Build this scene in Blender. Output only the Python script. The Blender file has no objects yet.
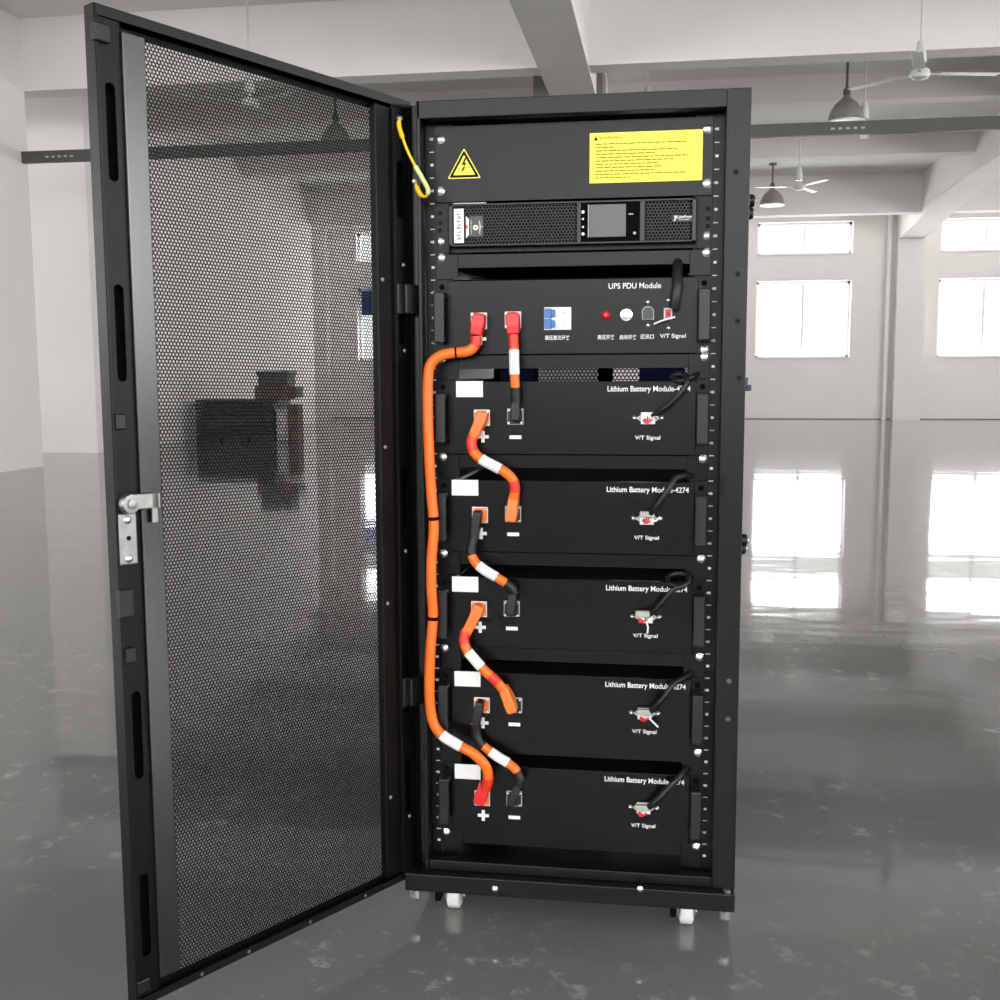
import bpy, bmesh, math, random
import numpy as np
from mathutils import Vector, Matrix
random.seed(7)
C = bpy.context.scene.collection
PI = math.pi
U = .04445
ZR = 1.42                                   # height of the first rack unit mark above the floor

# ------------------------------------------------------------------ camera
CAM = np.array([.40236, -1.96006, 1.00869])
F = 1100.0
p_, r_, y_ = .114274466, -.003786531, .150869793
fw = np.array([-math.sin(y_)*math.cos(p_), math.cos(y_)*math.cos(p_), -math.sin(p_)])
rt = np.array([math.cos(y_), math.sin(y_), 0]); up = np.cross(rt, fw)
rt2 = rt*math.cos(r_)+up*math.sin(r_); up2 = up*math.cos(r_)-rt*math.sin(r_)
cd = bpy.data.cameras.new('camera'); cam = bpy.data.objects.new('camera', cd); C.objects.link(cam)
cam.matrix_world = Matrix(((rt2[0], up2[0], -fw[0], CAM[0]), (rt2[1], up2[1], -fw[1], CAM[1]),
                           (rt2[2], up2[2], -fw[2], CAM[2]), (0, 0, 0, 1)))
cd.sensor_width = 36; cd.lens = 36*F/1000; cd.clip_start = .02; cd.clip_end = 300
bpy.context.scene.camera = cam

def at(x, y, ax, val):                      # a measured image point, taken to a plane of the place
    k = fw+rt2*(x-500)/F-up2*(y-500)/F
    return CAM+k*((val-CAM[ax])/k[ax])
def PX(x, y, Y=-.008):
    q = at(x, y, 1, Y); return Vector((q[0], q[1], q[2]))

# ------------------------------------------------------------------ materials
def mat(name, col, rough=.5, metal=0., spec=.5, bump=None, noise=None, coat=0., alpha=None):
    m = bpy.data.materials.new(name); m.use_nodes = True
    n = m.node_tree.nodes; l = m.node_tree.links; b = n['Principled BSDF']
    b.inputs['Base Color'].default_value = (*col, 1); b.inputs['Roughness'].default_value = rough
    b.inputs['Metallic'].default_value = metal; b.inputs['Specular IOR Level'].default_value = spec
    b.inputs['Coat Weight'].default_value = coat
    tc = n.new('ShaderNodeTexCoord')
    if noise:
        sc, amt = noise
        t = n.new('ShaderNodeTexNoise'); t.inputs['Scale'].default_value = sc; t.inputs['Detail'].default_value = 4
        l.new(tc.outputs['Object'], t.inputs['Vector'])
        r = n.new('ShaderNodeValToRGB'); l.new(t.outputs['Fac'], r.inputs['Fac'])
        r.color_ramp.elements[0].position = .3; r.color_ramp.elements[1].position = .7
        r.color_ramp.elements[0].color = (*[c*(1-amt) for c in col], 1)
        r.color_ramp.elements[1].color = (*[min(1, c*(1+amt)) for c in col], 1)
        l.new(r.outputs['Color'], b.inputs['Base Color'])
    if bump:
        sc, st = bump
        t = n.new('ShaderNodeTexNoise'); t.inputs['Scale'].default_value = sc; t.inputs['Detail'].default_value = 3
        l.new(tc.outputs['Object'], t.inputs['Vector'])
        bp = n.new('ShaderNodeBump'); bp.inputs['Strength'].default_value = st; bp.inputs['Distance'].default_value = .002
        l.new(t.outputs['Fac'], bp.inputs['Height']); l.new(bp.outputs['Normal'], b.inputs['Normal'])
    return m
M = {}
M['black'] = mat('black_powder_coat', (.0025, .0023, .0022), .30, spec=.17, bump=(900, .15))
M['panel'] = mat('black_panel_coat', (.0024, .0021, .0020), .25, spec=.17, bump=(900, .12))
M['matte'] = mat('black_matte', (.003, .003, .003), .9, spec=.05, noise=(40, .2))
M['frame'] = mat('cabinet_frame_coat', (.0055, .0050, .0047), .28, spec=.22, bump=(800, .15))
M['mesh'] = mat('perforated_steel', (.0015, .0015, .0015), .6, spec=.12, noise=(30, .2))
M['stiff'] = mat('satin_grey_channel', (.007, .0066, .0066), .24, spec=1.0, noise=(15, .06))
M['handle'] = mat('handle_plastic', (.008, .008, .0077), .36, spec=.34, noise=(60, .1))
M['chrome'] = mat('zinc_screw', (.75, .74, .72), .25, metal=1, noise=(80, .1))
M['zinc'] = mat('zinc_plate', (.30, .295, .285), .45, metal=1, noise=(60, .15))
M['white'] = mat('white_print', (.82, .82, .80), .6, noise=(50, .03))
M['mark'] = mat('white_rack_marks', (.75, .75, .73), .6, noise=(50, .03))
M['sticker'] = mat('white_sticker', (.86, .86, .85), .45, noise=(50, .02))
M['yellow'] = mat('yellow_sticker', (.95, .83, .03), .4, noise=(20, .04))
M['yink'] = mat('olive_print', (.22, .19, .01), .6, noise=(50, .1))
M['ink'] = mat('black_print', (.006, .0055, .005), .6, spec=.15, noise=(50, .1))
M['orange'] = mat('orange_cable', (.93, .16, .012), .42, noise=(40, .08))
M['orangec'] = mat('orange_connector', (.93, .19, .035), .38, noise=(40, .06))
M['red'] = mat('red_connector', (.72, .020, .022), .38, noise=(40, .08))
M['redband'] = mat('red_tape', (.78, .035, .018), .45, noise=(40, .1))
M['rubber'] = mat('black_rubber', (.009, .009, .0095), .45, spec=.4, bump=(300, .3))
M['greyhood'] = mat('grey_hood', (.38, .37, .35), .4, noise=(60, .2))
M['blue'] = mat('blue_toggle', (.02, .13, .42), .35, noise=(30, .1))
M['white_plastic'] = mat('white_plastic', (.72, .74, .74), .35, noise=(40, .04))
M['green_black'] = mat('dark_green_plastic', (.012, .03, .022), .4, noise=(40, .1))
M['screen'] = mat('grey_screen', (.040, .041, .040), .3, spec=.4, noise=(8, .05))
M['cable_yellow'] = mat('yellow_wire', (.85, .55, .015), .4, noise=(40, .08))
M['cable_lime'] = mat('clear_lug_sleeve', (.70, .72, .30), .4, noise=(40, .08))
M['film'] = mat('blue_film', (.02, .035, .12), .4, noise=(40, .3))
M['wheel'] = mat('white_wheel', (.70, .69, .66), .4, noise=(40, .06))
M['wall'] = mat('white_wall_paint', (.77, .738, .722), .75, spec=.25, noise=(.7, .03))
M['beam'] = mat('white_beam_paint', (.77, .738, .722), .75, spec=.25, noise=(.9, .03))
M['ceil'] = mat('ceiling_paint', (.78, .765, .75), .8, spec=.2, noise=(.8, .04))
M['column'] = mat('column_shade_baseboard_grey', (.20, .195, .19), .7, noise=(.8, .05))  # dark grey holds the column's shade; the baseboard shares it
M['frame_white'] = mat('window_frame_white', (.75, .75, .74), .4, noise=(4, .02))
M['tray'] = mat('dark_cable_tray', (.065, .063, .058), .5, noise=(3, .12))
M['fan'] = mat('cream_fan_enamel', (.62, .62, .60), .35, noise=(6, .05))
M['lamp'] = mat('aged_lamp_shade', (.21, .20, .18), .5, noise=(8, .15))
M['rod'] = mat('dark_rod', (.10, .10, .095), .5, noise=(8, .1))
M['slat'] = mat('dark_slats', (.030, .032, .030), .5, noise=(5, .3))
M['carton'] = mat('brown_carton', (.16, .105, .075), .7, noise=(6, .2))
M['foil'] = mat('pale_wrapping', (.45, .43, .42), .4, noise=(18, .4))
M['boxd'] = mat('dark_grey_box', (.085, .078, .075), .6, noise=(6, .2))

# glossy poured floor: worn grey epoxy with slow waves and pale scuffs
m = bpy.data.materials.new('epoxy_floor'); m.use_nodes = True; M['floor'] = m
n = m.node_tree.nodes; l = m.node_tree.links; b = n['Principled BSDF']
tc = n.new('ShaderNodeTexCoord')
def noise_node(scale, detail=3, vec=None, rough=.5):
    t = n.new('ShaderNodeTexNoise'); t.inputs['Scale'].default_value = scale; t.inputs['Detail'].default_value = detail
    t.inputs['Roughness'].default_value = rough
    l.new(vec or tc.outputs['Object'], t.inputs['Vector']); return t
big = noise_node(.55, 4); rp = n.new('ShaderNodeValToRGB'); l.new(big.outputs['Fac'], rp.inputs['Fac'])
rp.color_ramp.elements[0].position = .25; rp.color_ramp.elements[1].position = .75
rp.color_ramp.elements[0].color = (.130, .133, .132, 1); rp.color_ramp.elements[1].color = (.165, .165, .162, 1)
sc = noise_node(14, 8, rough=.75); rs = n.new('ShaderNodeValToRGB'); l.new(sc.outputs['Fac'], rs.inputs['Fac'])
rs.color_ramp.elements[0].position = .555; rs.color_ramp.elements[1].position = .66
rs.color_ramp.elements[0].color = (0, 0, 0, 1); rs.color_ramp.elements[1].color = (.6, .6, .6, 1)
big2 = noise_node(1.3, 2); rb = n.new('ShaderNodeValToRGB'); l.new(big2.outputs['Fac'], rb.inputs['Fac'])
rb.color_ramp.elements[0].position = .44; rb.color_ramp.elements[1].position = .62
mu = n.new('ShaderNodeMath'); mu.operation = 'MULTIPLY'; l.new(rs.outputs['Color'], mu.inputs[0]); l.new(rb.outputs['Color'], mu.inputs[1])
mx = n.new('ShaderNodeMix'); mx.data_type = 'RGBA'; l.new(mu.outputs[0], mx.inputs['Factor'])
l.new(rp.outputs['Color'], mx.inputs['A']); mx.inputs['B'].default_value = (.42, .42, .41, 1)
l.new(mx.outputs['Result'], b.inputs['Base Color'])
b.inputs['Roughness'].default_value = .06; b.inputs['IOR'].default_value = 1.65
mp = n.new('ShaderNodeMapping'); mp.inputs['Scale'].default_value = (.55, 1.5, 1); l.new(tc.outputs['Object'], mp.inputs['Vector'])
w1 = noise_node(1.3, 3, mp.outputs['Vector']); bp = n.new('ShaderNodeBump'); bp.inputs['Strength'].default_value = 1; bp.inputs['Distance'].default_value = .0034
l.new(w1.outputs['Fac'], bp.inputs['Height']); l.new(bp.outputs['Normal'], b.inputs['Normal'])

m = bpy.data.materials.new('window_glass'); m.use_nodes = True; M['glass'] = m
n = m.node_tree.nodes; l = m.node_tree.links; n.remove(n['Principled BSDF'])
tr = n.new('ShaderNodeBsdfTransparent'); tr.inputs['Color'].default_value = (.96, .97, .97, 1)
gl = n.new('ShaderNodeBsdfGlossy'); gl.inputs['Roughness'].default_value = .02
ms = n.new('ShaderNodeMixShader'); ms.inputs['Fac'].default_value = .06
l.new(tr.outputs[0], ms.inputs[1]); l.new(gl.outputs[0], ms.inputs[2]); l.new(ms.outputs[0], n['Material Output'].inputs['Surface'])
# thin blue film seen against the light
m = M['film']; n = m.node_tree.nodes; l = m.node_tree.links
tl = n.new('ShaderNodeBsdfTransparent'); tl.inputs['Color'].default_value = (.16, .19, .33, 1)
ms = n.new('ShaderNodeMixShader'); ms.inputs['Fac'].default_value = .8
l.new(n['Principled BSDF'].outputs[0], ms.inputs[1]); l.new(tl.outputs[0], ms.inputs[2]); l.new(ms.outputs[0], n['Material Output'].inputs['Surface'])

# ------------------------------------------------------------------ mesh builder
def frame_for(d):
    d = Vector(d).normalized()
    a = Vector((0, 0, 1)) if abs(d.z) < .9 else Vector((1, 0, 0))
    u = d.cross(a).normalized(); return u, d.cross(u).normalized()
class MB:
    def __init__(s): s.v = []; s.f = []
    def add(s, v, f):
        o = len(s.v); s.v += [tuple(q) for q in v]; s.f += [tuple(i+o for i in g) for g in f]; return s
    def box(s, a, b):
        x0, x1 = sorted((a[0], b[0])); y0, y1 = sorted((a[1], b[1])); z0, z1 = sorted((a[2], b[2]))
        return s.add([(x0, y0, z0), (x1, y0, z0), (x1, y1, z0), (x0, y1, z0), (x0, y0, z1), (x1, y0, z1), (x1, y1, z1), (x0, y1, z1)],
                     [(0, 3, 2, 1), (4, 5, 6, 7), (0, 1, 5, 4), (1, 2, 6, 5), (2, 3, 7, 6), (3, 0, 4, 7)])
    def bar(s, a, b, w, h, upv=(0, 0, 1)):  # box beam from a to b
        a, b = Vector(a), Vector(b); d = (b-a).normalized(); u = d.cross(Vector(upv)).normalized()*w/2; v = u.cross(d).normalized()*h/2
        vs = [q+e for q in (a, b) for e in (-u-v, u-v, u+v, -u+v)]
        return s.add(vs, [(0, 3, 2, 1), (4, 5, 6, 7), (0, 1, 5, 4), (1, 2, 6, 5), (2, 3, 7, 6), (3, 0, 4, 7)])
    def lathe(s, c, d, prof, seg=16):       # prof: (radius, distance along d)
        c = Vector(c); d = Vector(d).normalized(); u, v = frame_for(d); o = len(s.v)
        for r, h in prof:
            for k in range(seg):
                t = 2*PI*k/seg; s.v.append(tuple(c+d*h+(u*math.cos(t)+v*math.sin(t))*r))
        for j in range(len(prof)-1):
            for k in range(seg):
                k2 = (k+1) % seg; s.f.append((o+j*seg+k, o+j*seg+k2, o+(j+1)*seg+k2, o+(j+1)*seg+k))
        s.f.append(tuple(o+k for k in range(seg))[::-1]); s.f.append(tuple(o+(len(prof)-1)*seg+k for k in range(seg)))
        return s
    def cyl(s, a, b, r, seg=16, r2=None):
        a, b = Vector(a), Vector(b); return s.lathe(a, b-a, [(r, 0), (r if r2 is None else r2, (b-a).length)], seg)
    def tube(s, path, r, seg=12, rib=0.):
        P = [Vector(q) for q in path]; o = len(s.v); u = None
        for i, q in enumerate(P):
            d = (P[min(i+1, len(P)-1)]-P[max(i-1, 0)]).normalized()
            if u is None: u, _ = frame_for(d)
            u = (u-d*u.dot(d)).normalized(); v = d.cross(u)
            rr = r*(1+(rib if i % 2 else -rib))
            for k in range(seg):
                t = 2*PI*k/seg; s.v.append(tuple(q+(u*math.cos(t)+v*math.sin(t))*rr))
        for j in range(len(P)-1):
            for k in range(seg):
                k2 = (k+1) % seg; s.f.append((o+j*seg+k, o+j*seg+k2, o+(j+1)*seg+k2, o+(j+1)*seg+k))
        s.f.append(tuple(o+k for k in range(seg))[::-1]); s.f.append(tuple(o+(len(P)-1)*seg+k for k in range(seg)))
        return s
    def prism(s, poly, fn, h0, h1):         # poly 2d; fn(x, y, h) -> point
        k = len(poly)
        return s.add([fn(x, y, h0) for x, y in poly]+[fn(x, y, h1) for x, y in poly],
                     [tuple(range(k))[::-1], tuple(range(k, 2*k))]+[(i, (i+1) % k, k+(i+1) % k, k+i) for i in range(k)])
def spline(P, n=10):
    P = [Vector(q) for q in P]; out = []
    for i in range(len(P)-1):
        a, b, c, d = P[max(i-1, 0)], P[i], P[i+1], P[min(i+2, len(P)-1)]
        for k in range(n):
            t = k/n
            out.append(.5*((2*b)+(c-a)*t+(2*a-5*b+4*c-d)*t*t+(3*b-a-3*c+d)*t**3))
    return out+[P[-1]]
ORIG = {}
def fin(name, me, m, parent):
    o = bpy.data.objects.new(name, me); C.objects.link(o)
    if m: me.materials.append(M[m] if isinstance(m, str) else m)
    if parent: o.parent = parent
    ORIG[o] = ORIG.get(parent, Vector())
    return o
def obj(name, mb, m, parent=None, bevel=0., smooth=False, keep=False):
    sh = ORIG.get(parent, Vector()) if parent else Vector()
    if keep: sh = Vector()
    me = bpy.data.meshes.new(name)
    me.from_pydata([(x-sh.x, y-sh.y, z-sh.z) for x, y, z in mb.v], [], mb.f)
    bm = bmesh.new(); bm.from_mesh(me); bmesh.ops.recalc_face_normals(bm, faces=bm.faces); bm.to_mesh(me); bm.free()
    o = fin(name, me, m, parent)
    if smooth:
        me.shade_smooth()
        try: me.set_sharp_from_angle(angle=math.radians(38))
        except Exception: pass
    if bevel:
        md = o.modifiers.new('bevel', 'BEVEL'); md.width = bevel; md.segments = 2; md.limit_method = 'ANGLE'
    return o
def tag(o, label, cat, group=None):
    o['label'] = label; o['category'] = cat
    if group: o['group'] = group
    return o
def thing(name, label, cat, loc, group=None):
    o = bpy.data.objects.new(name, None); C.objects.link(o); o.location = loc; o.empty_display_size = .05
    ORIG[o] = Vector(loc); return tag(o, label, cat, group)
def struct(name, mb, m, parent=None, bevel=0.):
    o = obj(name, mb, m, parent, bevel)
    if parent is None: o['kind'] = 'structure'
    return o
def dup(root, delta, label, group=None):
    r = root.copy(); C.objects.link(r); r.location = root.location+Vector(delta); r['label'] = label
    if group: r['group'] = group
    for ch in list(root.children):
        c = ch.copy(); C.objects.link(c); c.parent = r
        for g in list(ch.children):
            d = g.copy(); C.objects.link(d); d.parent = c
    return r
def text(name, body, x, z, size, m, parent, Y=-.0085, width=None, align='CENTER', vertical=False, right=None):
    cu = bpy.data.curves.new('t', 'FONT'); cu.body = body; cu.size = size; cu.align_x = align; cu.align_y = 'CENTER'; cu.extrude = .0002
    cu.offset = size*.011
    to = bpy.data.objects.new('t', cu); C.objects.link(to); bpy.context.view_layer.update()
    me = bpy.data.meshes.new_from_object(to.evaluated_get(bpy.context.evaluated_depsgraph_get()))
    bpy.data.objects.remove(to); me.name = name
    xs = [v.co.x for v in me.vertices]
    k = 1 if not width or not xs else width/(max(xs)-min(xs))
    sh = ORIG.get(parent, Vector())
    for v in me.vertices:
        a, b_, c = v.co.x*k, v.co.y, v.co.z
        if vertical: a, b_ = -b_, a
        v.co = (x+a-sh.x, Y-c-sh.y, z+b_-sh.z)
    return fin(name, me, m, parent)
def screw(parent, x, z, Y, r=.0058, name='screw'):
    mb = MB().lathe((x, Y, z), (0, -1, 0), [(r*1.15, 0), (r*1.15, .0008), (r, .0012), (r*.9, .003), (r*.55, .0042), (r*.2, .0045)], 12)
    return obj(name, mb, 'chrome', parent, smooth=True)

def perforated(x0, x1, z0, z1, p, rad, place):
    """a sheet with a triangular grid of real holes; place(x, z) -> local point"""
    mb = MB(); idx = {}
    def vid(x, z):
        k = (round(x*2e5), round(z*2e5))
        if k not in idx: idx[k] = len(mb.v); mb.v.append(place(x, z))
        return idx[k]
    row = p*math.sqrt(3)/2; R = p/math.sqrt(3)
    nz = int((z1-z0)/row); nx = int((x1-x0)/p)
    ca = [(math.cos(PI/6+k*PI/3), math.sin(PI/6+k*PI/3)) for k in range(6)]
    for j in range(nz):
        z = z0+row*(j+.5)
        for i in range(nx):
            x = x0+p*(i+.5+(.5 if j % 2 else 0))
            if x > x1: continue
            o_ = [vid(x+R*c, z+R*s) for c, s in ca]; h = len(mb.v)
            for c, s in ca: mb.v.append(place(x+rad*c, z+rad*s))
            for k in range(6):
                k2 = (k+1) % 6; mb.f.append((o_[k], o_[k2], h+k2, h+k))
    return mb

# ================================================================== THE HALL
FY = 22.8; HC = 4.8
XL, XR, YB = -6.5, 11.6, -9.5
def wpx(x, y, Y=FY): q = at(x, y, 1, Y); return q[0], q[2]
def wall_mesh(u0, u1, z0, z1, openings, fn, thick):
    us = sorted({u0, u1, *[v for o in openings for v in o[:2]]}); zs = sorted({z0, z1, *[v for o in openings for v in o[2:]]})
    mb = MB()
    for i in range(len(us)-1):
        j = 0
        while j < len(zs)-1:
            def hole(jj):
                uc, zc = (us[i]+us[i+1])/2, (zs[jj]+zs[jj+1])/2
                return any(o[0] < uc < o[1] and o[2] < zc < o[3] for o in openings)
            if hole(j): j += 1; continue
            k = j
            while k+1 < len(zs)-1 and not hole(k+1): k += 1
            mb.box(fn(us[i], zs[j], 0), fn(us[i+1], zs[k+1], thick)); j = k+1
    return mb
struct('floor', MB().box((-14.3, YB-.3, -.2), (XR+.3, FY+.3, 0)), 'floor')
struct('ceiling', MB().box((-14.3, YB-.3, HC), (XR+.3, FY+.3, HC+.2)), 'ceil')

# window openings (u0, u1, z0, z1)
def opening(xa, xb, ya, yb):
    a = wpx(xa, (ya+yb)/2)[0]; b_ = wpx(xb, (ya+yb)/2)[0]; zt = wpx((xa+xb)/2, ya)[1]; zb = wpx((xa+xb)/2, yb)[1]
    return (round(a, 2), round(b_, 2), round(zb, 2), round(zt, 2))
ZT = (opening(757, 853, 222, 255)[2:]); ZM = (opening(757, 853, 281, 358)[2:])
far_bays = [opening(758, 853, 222, 255)[:2], opening(941, 1036, 222, 255)[:2], opening(356, 450, 222, 255)[:2]]
dx_ = far_bays[1][0]-far_bays[0][0]; wx_ = far_bays[0][1]-far_bays[0][0]
far_bays += [(far_bays[0][0]-k*dx_, far_bays[0][0]-k*dx_+wx_) for k in (1, 2)]+[(far_bays[1][0]+dx_, 11.4)]
far_op = [(a, b_, *z) for a, b_ in far_bays for z in (ZT, ZM)]
struct('wall_far', wall_mesh(-14, XR+.3, 0, HC, far_op, lambda u, z, t: (u, FY+t, z), .3), 'wall')
back_bays = [(-13.2, -10), (-9.2, -6.4), (-5.8, -2.4), (-1.4, 2.0), (3.2, 6.6), (7.8, 11.2)]
ZB = (1.0, 4.0)
back_op = [(a, b_, 1.5, 4.2) for a, b_ in back_bays]
struct('wall_back', wall_mesh(-14.3, XR+.3, 0, HC, back_op, lambda u, z, t: (u, YB-t, z), .3), 'wall')
right_bays = [(-8.2, -4.6), (-3.4, .4), (2.4, 6.0), (7.4, 11.2), (12.6, 16.2)]
right_op = [(a, b_, *ZB) for a, b_ in right_bays]
struct('wall_right', wall_mesh(YB, FY, 0, HC, right_op, lambda u, z, t: (XR+t, u, z), .3), 'wall')
LW0 = 9.42
left_fill_bays = [(-8.2, -4.6), (-3.2, .4), (2.4, 6.0), (7.2, 10.6)]  # unseen windows, added to light the alcove's back face
left_fill_op = [(a, b_, *ZB) for a, b_ in left_fill_bays]
struct('wall_left', wall_mesh(YB, 11.45, 0, HC, left_fill_op, lambda u, z, t: (-14-t, u, z), .3), 'wall')
struct('column', MB().box((XL-.7, 7.2, 0), (XL, LW0, HC-.001)), 'wall')
struct('wall_left_far', MB().box((-14, 11.45, 0), (-6.95, 20.5, HC)), 'wall')
struct('wall_left_recess', wall_mesh(20.5, FY+.3, 0, HC, [(20.8, 22.5, *ZB)], lambda u, z, t: (-14-t, u, z), .3), 'wall')  # its window is unseen, added to brighten the far left corner

# beams: cross beams along X, floor beams along Y
def beam(a, b, m='beam'): o = struct('ceiling_beam', MB().box(a, b), m); return o
for y0, zb in ((9.4, 4.05), (13.1, 4.46), (16.8, 4.46), (20.5, 4.05), (5.7, 4.46), (2.0, 4.46), (-1.7, 4.05)):
    beam((-14, y0, zb), (XR, y0+.3, HC))
beam((-.92, YB, 4.035), (-.42, FY, HC-.002))
# beam over the right hand pilaster, with its haunch at the far wall
hm = MB().box((5.15, YB, 4.15), (5.65, FY, HC-.002))
hm.prism([(FY, 3.76), (FY, 4.16), (FY-5, 4.16)], lambda a, b, h: (h, a, b), 5.15, 5.65)
struct('ceiling_beam', hm, 'beam')
struct('column', MB().box((-1.12, 10.65, 0), (-.35, 11.25, 4.4)), 'column')  # shade behind the beam is put into this column's colour
pl = wpx(892, 300)[0], wpx(918, 300)[0]
struct('pilaster', MB().box((5.15, FY-.30, 0), (5.7, FY, 3.78)), 'wall')
struct('pilaster', MB().box((wpx(312, 300)[0], FY-.35, 0), (wpx(331, 300)[0], FY, HC)), 'wall')
tag(obj('lit_edge_strip', MB().cyl((5.0, FY-.09, 0), (5.0, FY-.09, HC), .05, 12), 'frame_white', smooth=True),
    'white upright strip standing in for the window-lit side of the pilaster on the far wall', 'lit edge')  # added upright: the pilaster's side face lit by the window, as a white strip
struct('baseboard_far', MB().box((-14, FY-.012, 0), (XR, FY, .018)), 'column')

# windows
wn = [0]
def window(mk, u0, u1, z0, z1, mull):
    wn[0] += 1
    fr = MB(); t = .06
    for a, b_ in (((u0, z0), (u1, z0+t)), ((u0, z1-t), (u1, z1)), ((u0, z0), (u0+t, z1)), ((u1-t, z0), (u1, z1))):
        fr.box(mk(a[0], a[1], .14), mk(b_[0], b_[1], .20))
    for k in range(1, mull):
        u = u0+(u1-u0)*k/mull; fr.box(mk(u-.025, z0, .145), mk(u+.025, z1, .195))
    w = obj('window_%d' % wn[0], fr, 'frame_white'); w['kind'] = 'structure'
    obj('pane', MB().box(mk(u0+t, z0+t, .168), mk(u1-t, z1-t, .172)), 'glass', w)
    obj('sill', MB().box(mk(u0, z0-.001, -.03), mk(u1, z0+.02, .14)), 'frame_white', w)
lights = []
def daylight(loc, normal, w, h, L):
    ld = bpy.data.lights.new('daylight', 'AREA'); ld.shape = 'RECTANGLE'; ld.size = w; ld.size_y = h
    ld.energy = L*PI*w*h; ld.color = (1, .985, .975)
    o = bpy.data.objects.new('daylight', ld); C.objects.link(o); o.location = loc
    o.rotation_euler = Vector(normal).to_track_quat('-Z', 'Y').to_euler()
L_FAR, L_BACK, L_RIGHT, L_LEFT_FILL = 11.0, 11.5, 9.0, 5.0
for a, b_, z0, z1 in far_op:
    window(lambda u, z, t: (u, FY+t, z), a, b_, z0, z1, 2)
    daylight(((a+b_)/2, FY+.35, (z0+z1)/2), (0, -1, 0), b_-a, z1-z0, L_FAR)
for a, b_, z0, z1 in back_op:
    window(lambda u, z, t: (u, YB-t, z), a, b_, z0, z1, 3)
    daylight(((a+b_)/2, YB-.35, (z0+z1)/2), (0, 1, 0), b_-a, z1-z0, L_BACK)
for a, b_, z0, z1 in right_op:
    window(lambda u, z, t: (XR+t, u, z), a, b_, z0, z1, 3)
    daylight((XR+.35, (a+b_)/2, (z0+z1)/2), (-1, 0, 0), b_-a, z1-z0, L_RIGHT)
for a, b_, z0, z1 in left_fill_op+[(20.8, 22.5, *ZB)]:  # added left and recess windows, there for the light they let in
    window(lambda u, z, t: (-14-t, u, z), a, b_, z0, z1, 3)
    daylight((-14.35, (a+b_)/2, (z0+z1)/2), (1, 0, 0), b_-a, z1-z0, L_LEFT_FILL)
# blue film on the upper half of the window behind the door
a, b_ = far_bays[2]; zt = ZM[1]; zm = wpx(372, 315)[1]
f_ = obj('blue_film', MB().box((a+.06, FY+.150, zm), (b_-.06, FY+.153, zt-.06)), 'film'); tag(f_, 'blue film covering the top of the far window behind the open door', 'film')

# cable tray below the first cross beam
tr_ = MB().box((XL, 9.30, 3.28), (XR, 9.36, 3.40))
t = tag(obj('cable_tray', tr_, 'tray'), 'long dark cable tray running across the hall under the nearest beam', 'cable tray')
for c0 in (-6.22, 1.92):
    for k in range(5): obj('vent_slot', MB().box((c0+k*.07, 9.2995, 3.325), (c0+k*.07+.035, 9.301, 3.345)), 'greyhood', t)

# pendant lamps
def pendant(x, y, zb, r, label):
    t = thing('pendant_lamp', label, 'lamp', (x, y, zb), 'dome lamps hanging from the hall ceiling')
    obj('rod', MB().cyl((x, y, zb+.32), (x, y, HC), .016, 8).lathe((x, y, HC-.03), (0, 0, 1), [(.07, 0), (.07, .03)], 12), 'rod', t, smooth=True)
    pr = [(r, 0), (r*.99, .04), (r*.93, .09), (r*.80, .15), (r*.60, .21), (r*.36, .255), (.045, .28), (.03, .34)]
    mb = MB(); mb.lathe((x, y, zb), (0, 0, 1), pr, 24); obj('lamp_shade', mb, 'lamp', t, smooth=True)
    obj('rim', MB().lathe((x, y, zb-.012), (0, 0, 1), [(r*1.02, 0), (r*1.02, .02)], 24), 'white_plastic', t, smooth=True)
    obj('socket', MB().lathe((x, y, zb+.30), (0, 0, 1), [(.04, 0), (.045, .06), (.02, .10)], 12), 'rod', t, smooth=True)
q = at(846, 122, 1, 12.0); pendant(q[0], 12, q[2], .21, 'grey dome pendant lamp behind the cable tray right of the cabinet')
q = at(772, 205, 1, 19.2); pendant(q[0], 19.2, q[2], .22, 'pale dome pendant lamp above the far right window')
q = at(336, 146, 1, 12.0); pendant(q[0], 12, q[2], .20, 'dark dome pendant lamp seen through the perforated door')

# ceiling fans
def fan(px, py, Y, angs, label, R=.66):
    q = at(px, py, 1, Y); x, z = q[0], q[2]
    t = thing('ceiling_fan', label, 'fan', (x, Y, z), 'ceiling fans of the hall')
    obj('rod', MB().cyl((x, Y, z+.06), (x, Y, HC), .011, 8), 'fan', t, smooth=True)
    obj('canopy', MB().lathe((x, Y, z+.10), (0, 0, 1), [(.055, 0), (.052, .05), (.040, .15), (.032, .19), (.015, .20)], 16), 'fan', t, smooth=True)
    obj('motor', MB().lathe((x, Y, z-.05), (0, 0, 1), [(.03, 0), (.075, .015), (.092, .045), (.085, .08), (.05, .10)], 20), 'fan', t, smooth=True)
    for a in angs:
        a = math.radians(a); d = Vector((math.cos(a), math.sin(a), 0)); o = Vector((x, Y, z))
        obj('blade', MB().bar(o+d*.09, o+d*.2, .03, .008).bar(o+d*.18+Vector((0, 0, .004)), o+d*R+Vector((0, 0, .006)), .10, .005), 'fan', t, bevel=.003)
fan(920, 74, 9.0, (12, 137, 256), 'white ceiling fan with long rod nearest the top right of the view', .74)
fan(799, 187, 16.0, (62, 182, 302), 'small white ceiling fan beside the far pendant lamp')
fan(250, 103, 9.0, (-28, 92, 212), 'white ceiling fan seen through the top of the perforated door')
fan(864, 128, 12.0, (80, 200, 320), 'ceiling fan half hidden behind the cable tray')
fan(647, 112, 12.0, (20, 140, 260), 'ceiling fan hidden behind the cabinet top except its rod')

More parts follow.
